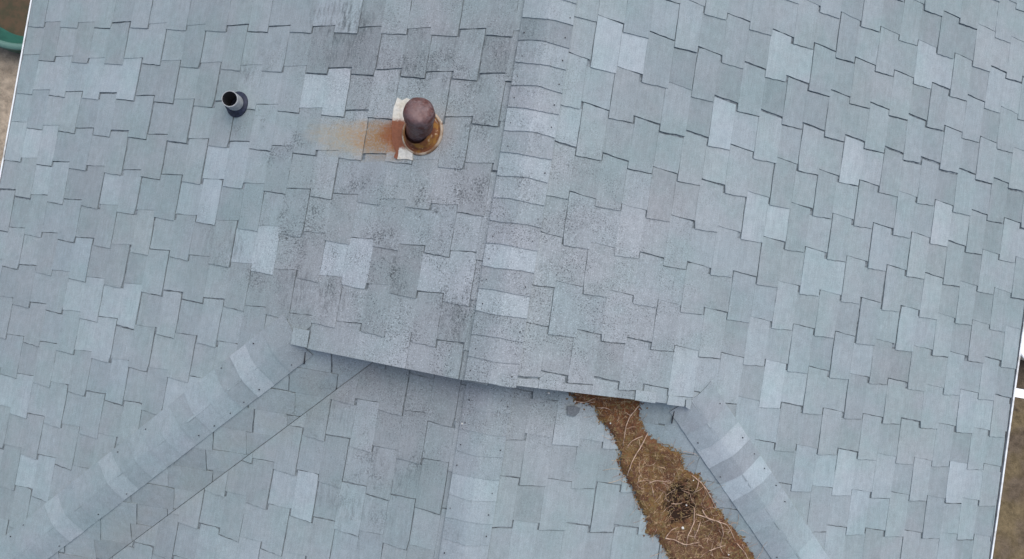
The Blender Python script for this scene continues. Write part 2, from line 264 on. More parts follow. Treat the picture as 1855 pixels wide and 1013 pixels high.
c_ = m.val(c_, m.ramp(g2, .25, .75, .65, 1.35)); m.bump(g2, .03, .6)
MSOIL = m.out(c_, .95, 0, .1)
bm = bmesh.new()
NG = 60
gv = [[bm.verts.new((-60 + 120*i/NG, -60 + 120*j/NG, ZG + .05*noise.noise((i*.7, j*.7, 0)))) for j in range(NG+1)] for i in range(NG+1)]
for i in range(NG):
    for j in range(NG): bm.faces.new((gv[i][j], gv[i+1][j], gv[i+1][j+1], gv[i][j+1]))
tag(from_bm('ground', bm, MSOIL), kind='structure')

# ---------------------------------------------------------------- house: walls and roof decks
house = tag(empty('house', (0, 0, ZG)), 'house with a worn grey interlocking shingle roof, a rake edge and a lower wing', 'house')
HP = Vector((0, 0, ZG))
def hang(o, parent=None):           # parent keeping world place
    p = parent or house
    o.parent = p; off = HP.copy() if p is house else p_world[p.name]
    o.location = o.location - off
    return o
p_world = {}
class Plane:
    def __init__(s, side, drop=0.0, kind='main'):
        s.kind = kind; s.side = side; s.drop = drop
        if kind == 'hip': s.o = Vector((0, YG, ZD)); s.es = Vector((0, -CT, -ST)); s.et = Vector((1, 0, 0))
        else: s.o = Vector((0, 0, -drop)); s.es = Vector((side*CT, 0, -ST)); s.et = Vector((0, -1, 0))
        s.n = s.es.cross(s.et); s.mir = s.n.z < 0
        if s.mir: s.n = -s.n
    def w(s, a, b, h=0.0): return s.o + s.es*a + s.et*b + s.n*h
PL, PR = Plane(-1), Plane(1); EL, ER = Plane(-1, DROP), Plane(1, DROP); HD = Plane(0, 0, 'hip')
def zplane(x, y, pl):
    return ZD + (y-YG)*T if pl.kind == 'hip' else -pl.drop - abs(x)*T
def slab(name, pl, poly, th=.035, off=-.0035, mat=MFELT):
    bm = bmesh.new()
    top = [(x, y, zplane(x, y, pl)+off) for x, y in poly]
    a = sum(poly[i][0]*poly[(i+1)%len(poly)][1]-poly[(i+1)%len(poly)][0]*poly[i][1] for i in range(len(poly)))
    if a < 0: top = top[::-1]
    prism(bm, top, [(x, y, z-th) for x, y, z in top])
    return hang(from_bm(name, bm, mat))
xe = 3.30
deckL = slab('roof_slope', PL, [(-.004,YTOP),(XL,YTOP),(XL,YG-(-XL-1.111)),(-1.111,YG),(-1.06,-.793),(-.004,-.793)])
deckR = slab('roof_slope', PR, [(.004,YTOP),(XR,YTOP),(XR,YG-(XR-1.111)),(1.111,YG),(1.06,-.780),(.004,-.780)])
yv = lambda x: -.18 - abs(x)
VX = 2.80
deckEL = slab('roof_slope', EL, [(-.004,YG+.14),(-.61+.14,YG+.14),(-VX,yv(VX)),(-VX,YLOW),(-.004,YLOW)])
deckER = slab('roof_slope', ER, [(.004,YG+.14),(.61-.14,YG+.14),(VX,yv(VX)),(VX,YLOW),(.004,YLOW)])
deckDL = slab('roof_slope', HD, [(-1.02,YG),(-.62,YG+.0),(-VX+.004,yv(VX)),(-3.25,YG-(3.25-1.111)),(-1.116,YG-.005)], off=-.0045)
deckDR = slab('roof_slope', HD, [(1.02,YG),(.62,YG+.0),(VX-.004,yv(VX)),(3.22,YG-(3.22-1.111)),(1.116,YG-.005)], off=-.0045)
for dk, lb in ((deckL,'broad left roof slope with the vents and rust stain'),(deckR,'broad right roof slope'),(deckEL,'left slope of the lower wing'),
               (deckER,'right slope of the lower wing beside the debris'),(deckDL,'narrow left hip end strip between hip and valley'),(deckDR,'narrow right hip end strip beside the debris')):
    dk['label'] = lb; p_world[dk.name] = HP + dk.location
bm = bmesh.new()      # gable face under the rake, walls
gz = lambda x: -abs(x)*T - .042
yw = YG+.06
prism(bm, [(-.98,yw,gz(.98)),(0,yw,gz(0)),(.98,yw,gz(.98)),(.6,yw,-.62),(-.6,yw,-.62)], [(-.98,yw+.02,gz(.98)),(0,yw+.02,gz(0)),(.98,yw+.02,gz(.98)),(.6,yw+.02,-.62),(-.6,yw+.02,-.62)])
hang(from_bm('gable_face', bm, MSIDE))
for x0,x1,y0,y1 in ((XL+.35,XL+.47,-2.75,YTOP-.3),(XR-.47,XR-.35,-2.75,YTOP-.3),(XL+.48,XR-.48,YTOP-.42,YTOP-.3),(XL+.48,-VX+.3,-2.75,-2.63),(VX-.3,XR-.48,-2.75,-2.63),
                    (-VX+.31,-VX+.43,YLOW+.3,-2.64),(VX-.43,VX-.31,YLOW+.3,-2.64),(-VX+.44,VX-.44,YLOW+.3,YLOW+.42)):
    bm = bmesh.new(); box(bm, x0, x1, y0, y1, ZG-.1, -1.40); hang(from_bm('wall', bm, MSIDE))
# eaves: a thin white drip edge standing off the shingles with a dark slot between
def eave_trim(x, side, y0, y1, gap, wid):
    bm = bmesh.new(); z = -abs(x)*T
    N = 26
    def off(y): return .004*noise.noise((y*1.3, side*5, 0))
    for k in range(N):
        ya, yb = y0+(y1-y0)*k/N, y0+(y1-y0)*(k+1)/N
        xa, xb = side*gap+off(ya), side*gap+off(yb)
        prism(bm, [(x+xa,ya,z+.004),(x+xa+side*wid,ya,z+.004),(x+xb+side*wid,yb,z+.004),(x+xb,yb,z+.004)][::side],
                  [(x+xa,ya,z-.11),(x+xa+side*wid,ya,z-.11),(x+xb+side*wid,yb,z-.11),(x+xb,yb,z-.11)][::side])
    bmesh.ops.remove_doubles(bm, verts=bm.verts, dist=1e-5)
    g = hang(from_bm('drip_edge', bm, MWHITE)); return g
eave_trim(XL, -1, YHIP, YTOP, .010, .009)
eave_trim(XR, 1, YHIP, YTOP, .017, .010)
for sd, x in ((-1, XL),(1, XR)):
    bm = bmesh.new(); box(bm, x-.02, x+.02, YHIP, YTOP, -abs(x)*T-.16, -abs(x)*T-.045); hang(from_bm('fascia_board', bm, MTIM))

# ---------------------------------------------------------------- shingles
def shingle_mesh(seed, mir):
    r = random.Random(seed); g = lambda: r.uniform(.0008, .0022); j = lambda a=.0016: r.uniform(-a, a)
    s1, s2 = U*.5, U
    tl, bl = -V*1.18, 0.0
    f0, f1 = -V*1.0, -V*.181
    e = [g() for _ in range(8)]
    if mir: e[0] *= .35; e[5] *= .35
    for q_ in (2, 4):
        if r.random() < .4: e[q_] = -.0012
    mid = r.uniform(.46, .53)*U
    def seg(p, q, n=3, a=.0016):
        out = []
        for k in range(n):
            t = k/n; out.append((p[0]+(q[0]-p[0])*t + (j(a) if k else 0), p[1]+(q[1]-p[1])*t + (j(a) if k else 0)))
        return out
    # near half (towards the ridge) then far half; the two share the seam
    sl = r.uniform(.003, .008); q1, q2 = r.uniform(.002, .006), r.uniform(.003, .008)
    A = (e[0], tl+e[1]-.004); B = (e[0]+j(.002), bl-e[2]); Cc = (mid, bl-e[2]-sl); Dd = (mid, f1-e[4]-q1)
    E_ = (s2-e[5], f1-e[4]+q2); F_ = (s2-e[5]+j(.002), f0+e[6]-.0055); G_ = (mid, f0+e[6]); H_ = (mid, tl+e[1]+.0055)
    k2 = r.uniform(.0006, .0016); Cn = (Cc[0]-k2, Cc[1]); Hn = (H_[0]-k2, H_[1])
    near = seg(A, B, 5) + seg(B, Cn, 5, .0022) + seg(Cn, Hn, 3, .0005) + seg(Hn, A, 4, .0020)
    far = seg(Dd, E_, 5, .0022) + seg(E_, F_, 5) + seg(F_, G_, 4, .0020) + seg(G_, Dd, 3, .0005)
    if r.random() < .3:      # a chipped corner
        k = r.choice([5, 5, 0]); p = near[k]; near[k] = (p[0]+r.uniform(.004,.010)*(1 if p[0] < .05 else -1), p[1]-.002 + (0 if k else .01))
    lift = r.uniform(.8, 1.35); curl = r.uniform(0, .0022)
    bm = bmesh.new()
    def hN(a, b): return .0026 + .0040*lift*(b-tl)/(bl-tl) + curl*max(0, 1-abs(b-bl)/.06)*max(0, 1-a/.12)
    def hF(a, b): return .0018 + .0030*lift*(b-f0)/(f1-f0) + curl*.6*max(0, 1-abs(b-f1)/.05)*max(0, (a-.2)/.1)
    hl = bm.loops.layers.float_color.new('half'); hv = 1+r.uniform(-.06, .06)
    for pts, hf, hc in ((near, hN, hv), (far, hF, 2-hv-.012)):
        top = [(a, -b if mir else b, hf(a, b)) for a, b in pts]
        if not mir: pass
        ar = sum(top[i][0]*top[(i+1)%len(top)][1]-top[(i+1)%len(top)][0]*top[i][1] for i in range(len(top)))
        if ar < 0: top = top[::-1]
        vt = [bm.verts.new(p) for p in top]; vb = [bm.verts.new((p[0], p[1], -.0008)) for p in top]
        f_ = bm.faces.new(vt); n = len(vt)
        for lp in f_.loops:
            g2 = hc*(1 + (.02 if lp.vert.co.x < U*.1 or U*.5 < lp.vert.co.x < U*.6 else -.015)); lp[hl] = (g2, g2, g2, 1)
        for i in range(n): bm.faces.new((vt[(i+1)%n], vt[i], vb[i], vb[(i+1)%n]))
    bmesh.ops.triangulate(bm, faces=[f for f in bm.faces if len(f.verts) > 4])
    me = bpy.data.meshes.new('shingle'); bm.normal_update(); bm.to_mesh(me); bm.free(); me.materials.append(MS)
    return me
NV = 18
VAR = {False: [shingle_mesh(k, False) for k in range(NV)], True: [shingle_mesh(k+100, True) for k in range(NV)]}
def warp(tab, s, t):
    if not tab: return 0, 0
    a = b = w = 0
    for S, Tt, ds, dt in tab:
        k = math.exp(-(((s-S)/.34)**2 + ((t-Tt)/.30)**2)); a += k*ds; b += k*dt; w += k
    w += .5
    return max(-.012, min(.012, a/w/1000)), max(-.012, min(.012, b/w/1000))
camM = cam.matrix_basis.inverted()
def px(p):
    q = camM @ Vector(p)
    if q.z > -.1: return None
    return (927.5 + 1520.664*q.x/-q.z, 506.5 - 1520.664*q.y/-q.z)
def clip(bm, co, no):     # keep the side the normal points away from
    bmesh.ops.bisect_plane(bm, geom=bm.verts[:]+bm.edges[:]+bm.faces[:], plane_co=co, plane_no=no, clear_outer=True)
TILES = []
def lay(pl, deck, phase_even, phase_odd, t0, rows, smax, tab, tones, region, amp=1.0):
    for r_ in rows:
        ph = phase_even if r_ % 2 == 0 else phase_odd
        k = -1
        while True:
            s = (ph + k)*U; k += 1
            if s > smax: break
            t = (t0 + r_)*V
            rr = random.Random(hash((pl.side, pl.kind == 'hip', round(pl.drop*100), r_, k)) & 0xffff)
            ds, dt = warp(tab, s, t)
            s += ds + rr.uniform(-.0025, .0025); t += dt + rr.uniform(-.0025, .0025)
            c = pl.w(s+U*.5, t-V*.55)
            act = region(s, t, c)
            if act is None: continue
            tone = 0.0
            for S, Tt, v in tones:
                d = math.hypot((s+U*.5-S)/.15, (t-V*.55-Tt)/.12)
                if d < 1: tone += v*(1-d*.45)*.9
            tone = max(-1, min(1.15, tone)); tone = tone*.62 if tone < 0 else tone
            val = 1 + .215*tone + rr.gauss(0, .030)
            hu = rr.gauss(0, .009)
            col = (val*(1+hu), val, val*(1-hu*.4+.01*tone), 1)
            M = Matrix.Translation(pl.w(s, t)) @ Matrix((pl.es, (-pl.et if pl.mir else pl.et), pl.n)).transposed().to_4x4() @ Matrix.Rotation(rr.gauss(0, .006), 4, 'Z')
            if c.x**2 > 100: continue
            me = rr.choice(VAR[pl.mir])
            P = px(c)
            TILES.append(dict(M=M, me=me, clips=act, col=col, deck=deck, px=P, pl=pl))
HIPL = lambda x, y, sgn: sgn*x + y - .311     # for sgn=+1 (right) positive = main side ... |x|+y>.311 outside
def reg_main(sgn):
    def f(s, t, c):
        cl = []
        if s < 0 or s - .02 < 0: cl.append((Vector((sgn*.012, 0, 0)), Vector((-sgn, 0, 0))))
        lim = abs(XL if sgn < 0 else XR)
        if s > lim/CT or s + U < .03: return None
        if (s+U)*CT > lim: cl.append((Vector((sgn*(lim+.006), 0, 0)), Vector((sgn, 0, 0))))
        if -t > YTOP: return None
        if abs(c.x) < 1.06:
            if -(t-V*1.25) < YG: return None
            if -t < YG+.03: cl.append((Vector((0, -.799 if sgn < 0 else -.785, 0)), Vector((0, -1, 0))))
        if abs(c.x) >= 1.06 or (-t < YG and False):
            ymin, ymax = -t, -t+V*1.2; x0, x1 = s*CT, (s+U)*CT
            if x1 + ymax < .315: return None
            if x0 + ymin < .34: cl.append((Vector((sgn*.304, .0, 0)), Vector((-sgn, -1, 0)).normalized()))
        return cl
    return f
def reg_ext(sgn):
    def f(s, t, c):
        cl = []
        if s < .02: cl.append((Vector((sgn*.012, 0, 0)), Vector((-sgn, 0, 0))))
        if s + U < .03 or s*CT > VX: return None
        x0, x1 = s*CT, (s+U)*CT; ymin, ymax = -t, -t+V*1.2
        if ymin > YG+.02 or ymin < YLOW: return None
        if ymax > YG+.05: cl.append((Vector((0, YG+.045, 0)), Vector((0, 1, 0))))
        if x0 + ymin > -.18: return None
        if x1 + ymax > -.19: cl.append((Vector((sgn*-.1830, .0, 0)), Vector((sgn, 1, 0)).normalized()))
        if x1 > VX: cl.append((Vector((sgn*VX, 0, 0)), Vector((sgn, 0, 0))))
        return cl
    return f
def reg_hip(sgn):
    def f(s, t, c):     # t runs along +x
        xs = [sgn*t, sgn*(t-V*1.2)]; x0, x1 = min(xs), max(xs); y1 = YG - s*CT; y0 = YG - (s+U)*CT
        if x1 < .5 or s+U < .02: return None
        if x1 + y1 < -.17 or x0 + y0 > .29: return None
        if y1 < -3.0: return None
        cl = []
        if x0 + y0 < -.175: cl.append((Vector((sgn*-.1785, 0, 0)), Vector((-sgn, -1, 0)).normalized()))
        if x1 + y1 > .28: cl.append((Vector((sgn*.302, 0, 0)), Vector((sgn, 1, 0)).normalized()))
        if y1 > YG+.0: cl.append((Vector((0, YG+.01, 0)), Vector((0, 1, 0))))
        return cl
    return f
lay(PL, deckL, .5518, .0518, 0, range(-11, 14), 3.8, RES_L, TONE_L, reg_main(-1))
lay(PR, deckR, .8431, .3431, .3655, range(-11, 13), 3.8, RES_R, TONE_R, reg_main(1))
lay(EL, deckEL, .5365, .0365, 4.796, range(-1, 12), 3.3, RES_E, TONE_E, reg_ext(-1))
lay(ER, deckER, .295, .795, 4.87, range(-1, 12), 3.3, None, TONE_ER, reg_ext(1))
lay(HD, deckDL, .45, .95, .3, range(-15, -1), 2.6, None, [], reg_hip(-1))
lay(HD, deckDR, .45, .95, .3, range(2, 16), 2.6, None, [], reg_hip(1))
for d in TILES:
    P = d['px']
    d['out'] = 1e9 if P is None else max(0, -P[0], P[0]-1855, -P[1], P[1]-1013)
    q = camM @ d['M'].translation; d['big'] = (-q.z)
TILES.sort(key=lambda d: (d['out'] > 45, d['out'] > 0, d['out'] if d['out'] > 0 else d['big']))
n_obj = 0; rest = {}
MAXT = 320; tot = 0
per = {}
inview = [d for d in TILES if d['out'] <= 45]
print('shingles in view', len(inview), 'all', len(TILES))
def tile_bm(d):
    bm = bmesh.new(); bm.from_mesh(d['me']); bmesh.ops.transform(bm, matrix=d['M'], verts=bm.verts)
    for co, no in d['clips']: clip(bm, co, no)
    return bm
for i, d in enumerate(TILES):
    if d['out'] > 45 or tot >= MAXT:
        rest.setdefault(d['deck'].name, []).append(d); continue
    if d['clips']:
        bm = tile_bm(d)
        if not bm.faces: bm.free(); continue
        ctr = sum((v.co for v in bm.verts), Vector())/len(bm.verts)
        bmesh.ops.translate(bm, verts=bm.verts, vec=-ctr)
        o = from_bm('shingle', bm, MS); o.location = ctr
    else:
        o = link('shingle', d['me']); o.matrix_basis = d['M']
    o.location -= p_world[d['deck'].name]; o.parent = d['deck']; o.color = d['col']
    tot += 1
    per[d['deck'].name] = per.get(d['deck'].name, 0) + 1
print('shingles as parts', per)
open('/tmp/info.txt','w').write('%s %d %d'%(per,len(inview),len(TILES)))
for dn, l in rest.items():
    bm = bmesh.new()
    for d in l:
        b = tile_bm(d)
        if b.faces:
            la = b.loops.layers.float_color.new('tone')
            for f in b.faces:
                for lp in f.loops: lp[la] = d['col']
            me = bpy.data.meshes.new('tmp'); b.to_mesh(me); bm.from_mesh(me); bpy.data.meshes.remove(me)
        b.free()
    if bm.faces:
        o = from_bm('shingle', bm, MS); o.location = -p_world[dn]; o.parent = bpy.data.objects[dn]; o['kind'] = 'stuff'

# ---------------------------------------------------------------- ridge and hip caps
def cap_mesh(name, wl, wr, along, up, L, W, seed, lift=.0080):
    # bent plate: wl / wr = unit vectors down each side, along = towards the butt edge
    r = random.Random(seed); bm = bmesh.new()
    xs = [-1, -.72, -.48, -.34, -.22, -.11, 0, .11, .22, .34, .48, .72, 1]; rows = 4
    G = []
    for k in range(rows+1):
        t = k/rows; row = []
        for x in xs:
            w = wl if x < 0 else wr; d = abs(x)*W*(1 + r.uniform(-.008, .008))
            h = .0115 + lift*t - .0030*abs(x)**2 - .0065*max(0, 1-abs(x)/.5)**2 + (.0015*r.random() if k == rows and abs(x) == 1 else 0)
            p = w*d + along*(L*t - (L if False else 0) + r.uniform(-.0012, .0012) + (.003*math.sin(x*3+seed) if k in (0, rows) else 0)) + up*h
            row.append(bm.verts.new(p))
        G.append(row)
    for k in range(rows):
        for i in range(len(xs)-1): bm.faces.new((G[k][i], G[k][i+1], G[k+1][i+1], G[k+1][i]))
    geo = bmesh.ops.extrude_face_region(bm, geom=bm.faces[:])
    bmesh.ops.translate(bm, vec=-up*.0055, verts=[v for v in geo['geom'] if isinstance(v, bmesh.types.BMVert)])
    bmesh.ops.recalc_face_normals(bm, faces=bm.faces)
    me = bpy.data.meshes.new(name); bm.to_mesh(me); bm.free(); me.materials.append(MS); return me
def caps(start, along, wl, wr, up, count, expo, L, W, tones, lift, nailp=.7):
    ms = [cap_mesh('ridge_cap', wl, wr, along, up, L, W, k, lift) for k in range(7)]
    nb = bmesh.new()
    for k in range(count):
        p = start + along*expo*k
        o = link('ridge_cap', ms[(k*3+k//5) % 7]); o.location = p - HP; o.parent = house
        rr = random.Random(k*17+count); tone = tones.get(k, 0); v = 1 + .24*tone + rr.gauss(0, .03); h = rr.gauss(0, .012)
        o.color = (v*(1+h), v, v*(1+.012), 1)
        if True:
            for w in (wl, wr):
                if rr.random() < nailp:
                    q = p + along*(expo*rr.uniform(.80, .95)+.012) + w*(W-rr.uniform(.018, .034))+up*.0185
                    tube(nb, [q-up*.004, q+up*.0022], rr.uniform(.0022, .0036), 7)
    o = from_bm('nail_head', nb, MNAIL); o.location = -HP; o.parent = house; o['kind'] = 'stuff'
WL, WR = Vector((-CT, 0, -ST)), Vector((CT, 0, -ST)); ZUP = Vector((0, 0, 1))
EXP = .1111
kc = lambda y0, y: int(round((y0 - y)/EXP - .5))
Y0 = -.792 + EXP*30 + .150
rt = {kc(Y0, y): v for y, v in ((.93,-.7),(.82,-.25),(.72,.15),(.5,.85),(.27,.7),(-.17,.7),(-.39,.5),(-.28,-.3),(-.62,-.2),(.39,.0))}
caps(Vector((0, Y0, .0045)), Vector((0,-1,0)), WL, WR, ZUP, 31, EXP, .150, .136, rt, .0078)
Y1 = YG+.10
rt = {kc(Y1, y): v for y, v in ((-1.34,.8),(-1.45,.35),(-1.22,.1),(-1.56,-.1))}
caps(Vector((0, Y1, -DROP+.0045)), Vector((0,-1,0)), WL, WR, ZUP, 26, EXP, .150, .130, rt, .0045)
for sg in (-1, 1):
    al = Vector((sg, -1, -T)).normalized(); nm = Vector((sg*ST, 0, CT)); nd = Vector((0, -ST, CT))
    w_main = al.cross(nm); w_main = w_main if w_main.x*sg > 0 else -w_main
    w_hip = al.cross(nd); w_hip = w_hip if w_hip.x*sg < 0 else -w_hip
    up = (nm+nd).normalized()
    wl, wr = (w_main, w_hip) if sg < 0 else (w_hip, w_main)
    st_ = Vector((sg*1.065, YG+.046, -1.065*T+.001))
    tn = {2:.9, 6:-.35, 7:.35, 8:.3, 11:1.0, 12:.2, 15:.75, 16:.3, 4:.15, 5:.1} if sg < 0 else {1:.1, 2:.85, 3:-.1, 4:1.0, 6:.3, 7:.25, 8:.5, 9:.5, 10:.85, 11:.35, 12:.3}
    caps(st_, al, wl, wr, up, 25, .124, .165, .142, tn, .0045, .45)
# dark step flashing at both ends of the rake, and little torn tabs at its right end
for sg, x, y in ((-1, -1.004, -.855), (1, .985, -.86)):
    bm = bmesh.new(); z = ZD+(y-YG)*T
    prism(bm, [(x-.002,y-.035,z+.014),(x+.002,y-.035,z+.014),(x+.002,y+.05,z+.028),(x-.002,y+.05,z+.028)], [(x-.002,y-.035,z),(x+.002,y-.035,z),(x+.002,y+.05,z),(x-.002,y+.05,z)])
    hang(from_bm('step_flashing', bm, MNAIL))
for k, (x, y, wx, wy, tn) in enumerate(((.80,-.762,.12,.055,1.15),(.975,-.768,.10,.050,1.12),(1.045,-.775,.035,.045,1.05),(-1.03,-.747,.10,.09,1.10))):
    bm = bmesh.new(); r = random.Random(k); z = lambda X, h: -abs(X)*T+h
    q = [(x-wx/2+r.uniform(-.004,.004), y-wy/2+r.uniform(-.005,.005)), (x+wx/2-.004, y-wy/2+r.uniform(-.005,.005)), (x+wx/2-.004, y+wy/2), (x-wx/2, y+wy/2)]
    prism(bm, [(a, b, z(a, .013)) for a, b in q], [(a, b, z(a, .004)) for a, b in q])
    o = hang(from_bm('patch_tab', bm, MS)); o.color = (tn, tn, tn, 1)

# ---------------------------------------------------------------- plastic vent pipe with rubber boot
def on(pl, x, y, h=0): return Vector((x, y, zplane(x, y, pl))) + pl.n*h
base = on(PL, -1.657, .470, .006)
Mpl = Matrix((pl_x := (-PL.es), PL.n.cross(-PL.es), PL.n)).transposed()
bm = bmesh.new(); lathe(bm, [(.012,.0),(.074,.0),(.074,.004),(.067,.009),(.060,.016),(.052,.042),(.048,.050),(.040,.050)], n=40, M=Mpl)
boot = from_bm('rubber_boot', bm, MRUB, smooth=True); 
bm = bmesh.new()
ro, ri, hh = .046, .0405, .112
lathe(bm, [(ro,-.06),(ro,hh-.003),(ro-.002,hh),(ri,hh),(ri,-.05),(.0005,-.05)], n=48)
pipe = from_bm('vent_pipe', bm, MPVC, smooth=False)
for p in pipe.data.polygons: p.use_smooth = len(p.vertices) == 4
pipe.data.materials.append(MHOLE)
for p in pipe.data.polygons:
    c = p.center
    if math.hypot(c.x, c.y) < ri+.0003 and c.z < hh-.0005: p.material_index = 1
hang(pipe); pipe.location = base - HP + Vector((0,0,.02)); pipe['label'] = 'short grey plastic vent pipe with an open dark end'
boot.parent = pipe; boot.location = -Vector((0,0,.02)) 
# ---------------------------------------------------------------- rusty metal flue vent
vb = on(PL, -.553, .392, .008)
vent = tag(from_bm('roof_vent', (lambda b: (lathe(b, [(.068,-.06),(.067,.12),(.066,.19)], n=40), b)[1])(bmesh.new()), MRUST, smooth=True))
hang(vent); vent.location = vb - HP; vent['label'] = 'rusty brown metal vent with a domed cap'
bm = bmesh.new(); lathe(bm, [(.070,.168),(.080,.165),(.0825,.167),(.0825,.184),(.0845,.186),(.0845,.190),(.0825,.192),(.0825,.205),(.0815,.215),(.077,.226),(.068,.234),(.052,.240),(.03,.244),(.0005,.245)], n=48)
for v in bm.verts: v.co += Vector((v.co.x, v.co.y, 0))*.06*noise.noise(v.co*22) + Vector((0,0,.005*noise.noise(v.co*30)))
cp = from_bm('vent_cap', bm, MRUST, smooth=True); cp.parent = vent; cp.rotation_euler = (R(-3), R(-2), 0)
LEAN = (Matrix.Rotation(R(5), 4, 'Y') @ Matrix.Rotation(R(-12), 4, 'X')); vent.data.transform(LEAN); cp.data.transform(LEAN @ Matrix.Diagonal((.93, .93, 1, 1)))
bm = bmesh.new(); lathe(bm, [(.105,-.006),(.112,.004),(.110,.012),(.104,.015),(.096,.012),(.090,.018),(.076,.05),(.070,.062)], n=44, M=Mpl)
for v in bm.verts: v.co += Vector(v.co).normalized()*.003*noise.noise(v.co*40)
co_ = from_bm('storm_collar', bm, MGOLD, smooth=True); co_.parent = vent; co_.location = (.018, -.004, 0)
bm = bmesh.new(); lathe(bm, [(.103,.008),(.106,.0155),(.112,.0165),(.117,.011),(.118,.0),(.112,-.004)], n=44, M=Mpl)
cr = from_bm('collar_rim', bm, MPALE, smooth=True); cr.parent = co_
plate = [(-.700,.560),(-.672,.546),(-.648,.560),(-.55,.53),(-.44,.45),(-.47,.33),(-.53,.306),(-.572,.299),(-.565,.243),(-.60,.247),(-.648,.240),(-.668,.250),(-.660,.275),(-.690,.33),(-.708,.423),(-.712,.50)]
bm = bmesh.new(); prism(bm, [tuple(on(PL, x, y, .0135)-vb) for x, y in plate][::-1], [tuple(on(PL, x, y, .004)-vb) for x, y in plate][::-1])
fl = from_bm('flashing_plate', bm, MCREAM); fl.parent = vent; fl['label'] = 'cream painted flashing plate streaked with rust'

# ---------------------------------------------------------------- debris in the right valley
OUT = OUT_L + [(1.30,-1.85),(1.75,-2.30),(2.3,-2.85),(2.6,-2.9),(2.35,-2.35),(1.95,-1.95)] + OUT_R[::-1] + [(.80,-.76),(.40,-.76)]
def inside(x, y):
    c = False; n = len(OUT)
    for i in range(n):
        x0, y0 = OUT[i]; x1, y1 = OUT[(i+1) % n]
        if (y0 > y) != (y1 > y) and x < (x1-x0)*(y-y0)/(y1-y0)+x0: c = not c
    return c
def edged(x, y):
    d = 9
    for i in range(len(OUT)):
        x0, y0 = OUT[i]; x1, y1 = OUT[(i+1) % len(OUT)]; vx, vy = x1-x0, y1-y0
        t = max(0, min(1, ((x-x0)*vx+(y-y0)*vy)/(vx*vx+vy*vy+1e-12))); d = min(d, math.hypot(x-x0-vx*t, y-y0-vy*t))
    return d
def roofz(x, y): return max(zplane(x, y, ER), ZD+(y-YG)*T) + .009
def debz(x, y):
    d = edged(x, y) if inside(x, y) else 0
    k = min(1, d/.055); k = k*(2-k)
    n = noise.noise((x*9, y*9, 0))*.012 + noise.noise((x*30, y*30, 3))*.006 + noise.noise((x*85, y*85, 5))*.0035
    hollow = -.026*math.exp(-(((x-1.13)/.09)**2+((y+1.33)/.12)**2))
    return roofz(x, y) + k*(.040+1.3*n+hollow) - .006
m = NT('valley_debris')
s_ = m.N('ShaderNodeSeparateXYZ'); m.put(s_.inputs[0], m.pos)
n1 = m.noise(7, detail=4, rough=.6); n2 = m.noise(45, detail=5, rough=.75); n3 = m.noise(150, detail=2, rough=.8)
c_ = m.mix(m.ramp(n1, .40, .58), (.175,.084,.045), (.165,.100,.040))
c_ = m.mix(m.ramp(n2, .54, .70), c_, (.070,.034,.022)); c_ = m.mix(m.math('MULTIPLY', m.ramp(n3, .58, .70), .7), c_, (.21,.145,.085))
c_ = m.mix(m.math('MULTIPLY', m.ramp(s_.outputs[1], -1.0, -.83), .7), c_, (.135,.048,.018))
wet = m.ramp(m.math('ADD', m.blob(1.125, -1.335, .15, .20, .2, .7), m.math('MULTIPLY', m.math('SUBTRACT', m.noise(16, detail=5, rough=.7), .5), 1.9)), .3, .7)
c_ = m.mix(m.math('MULTIPLY', wet, .92), c_, (.018,.012,.009))
c_ = m.mix(m.math('MULTIPLY', m.ramp(m.math('ADD', m.blob(1.25,-1.56,.30,.2,0,1), m.math('SUBTRACT', n1, .5)), .2, .7), .5), c_, (.120,.075,.055))
m.bump(m.math('ADD', n2, n3), .012, .8); MDEB = m.out(c_, .95, 0, .1)
bm = bmesh.new(); st = .0095; xs = [.37+st*i for i in range(int(2.3/st))]; gridv = {}
def inflate(x, y):
    j = .016*noise.noise((x*22, y*22, 9)) + .012*noise.noise((x*60, y*60, 2)) + .006*noise.noise((x*140, y*140, 6))
    return inside(x+j, y+j*.8)
y_ = -.765; rowi = 0; flags = {}
ny = int(2.1/st)
for j in range(ny):
    for i, x in enumerate(xs):
        y = -.765 - j*st
        flags[i, j] = (abs(x + y + .12) < .75) and inflate(x, y)
for (i, j), fl_ in list(flags.items()):
    if fl_ and flags.get((i+1, j)) and flags.get((i, j+1)) and flags.get((i+1, j+1)):
        q = []
        for a, b in ((i, j), (i, j+1), (i+1, j+1), (i+1, j)):
            if (a, b) not in gridv:
                x, y = xs[a]+rnd.uniform(-.003,.003), -.765-b*st+rnd.uniform(-.003,.003); gridv[a, b] = bm.verts.new((x, y, debz(x, y)))
            q.append(gridv[a, b])
        bm.faces.new(q)
be = [e for e in bm.edges if e.is_boundary]
g_ = bmesh.ops.extrude_edge_only(bm, edges=be)
for v in g_['geom']:
    if isinstance(v, bmesh.types.BMVert): v.co.z = roofz(v.co.x, v.co.y) - .012
bmesh.ops.recalc_face_normals(bm, faces=bm.faces)
tag(from_bm('leaf_litter', bm, MDEB, smooth=True), 'brown matted leaf litter and soil filling the right valley below the rake edge', 'debris', kind='stuff')
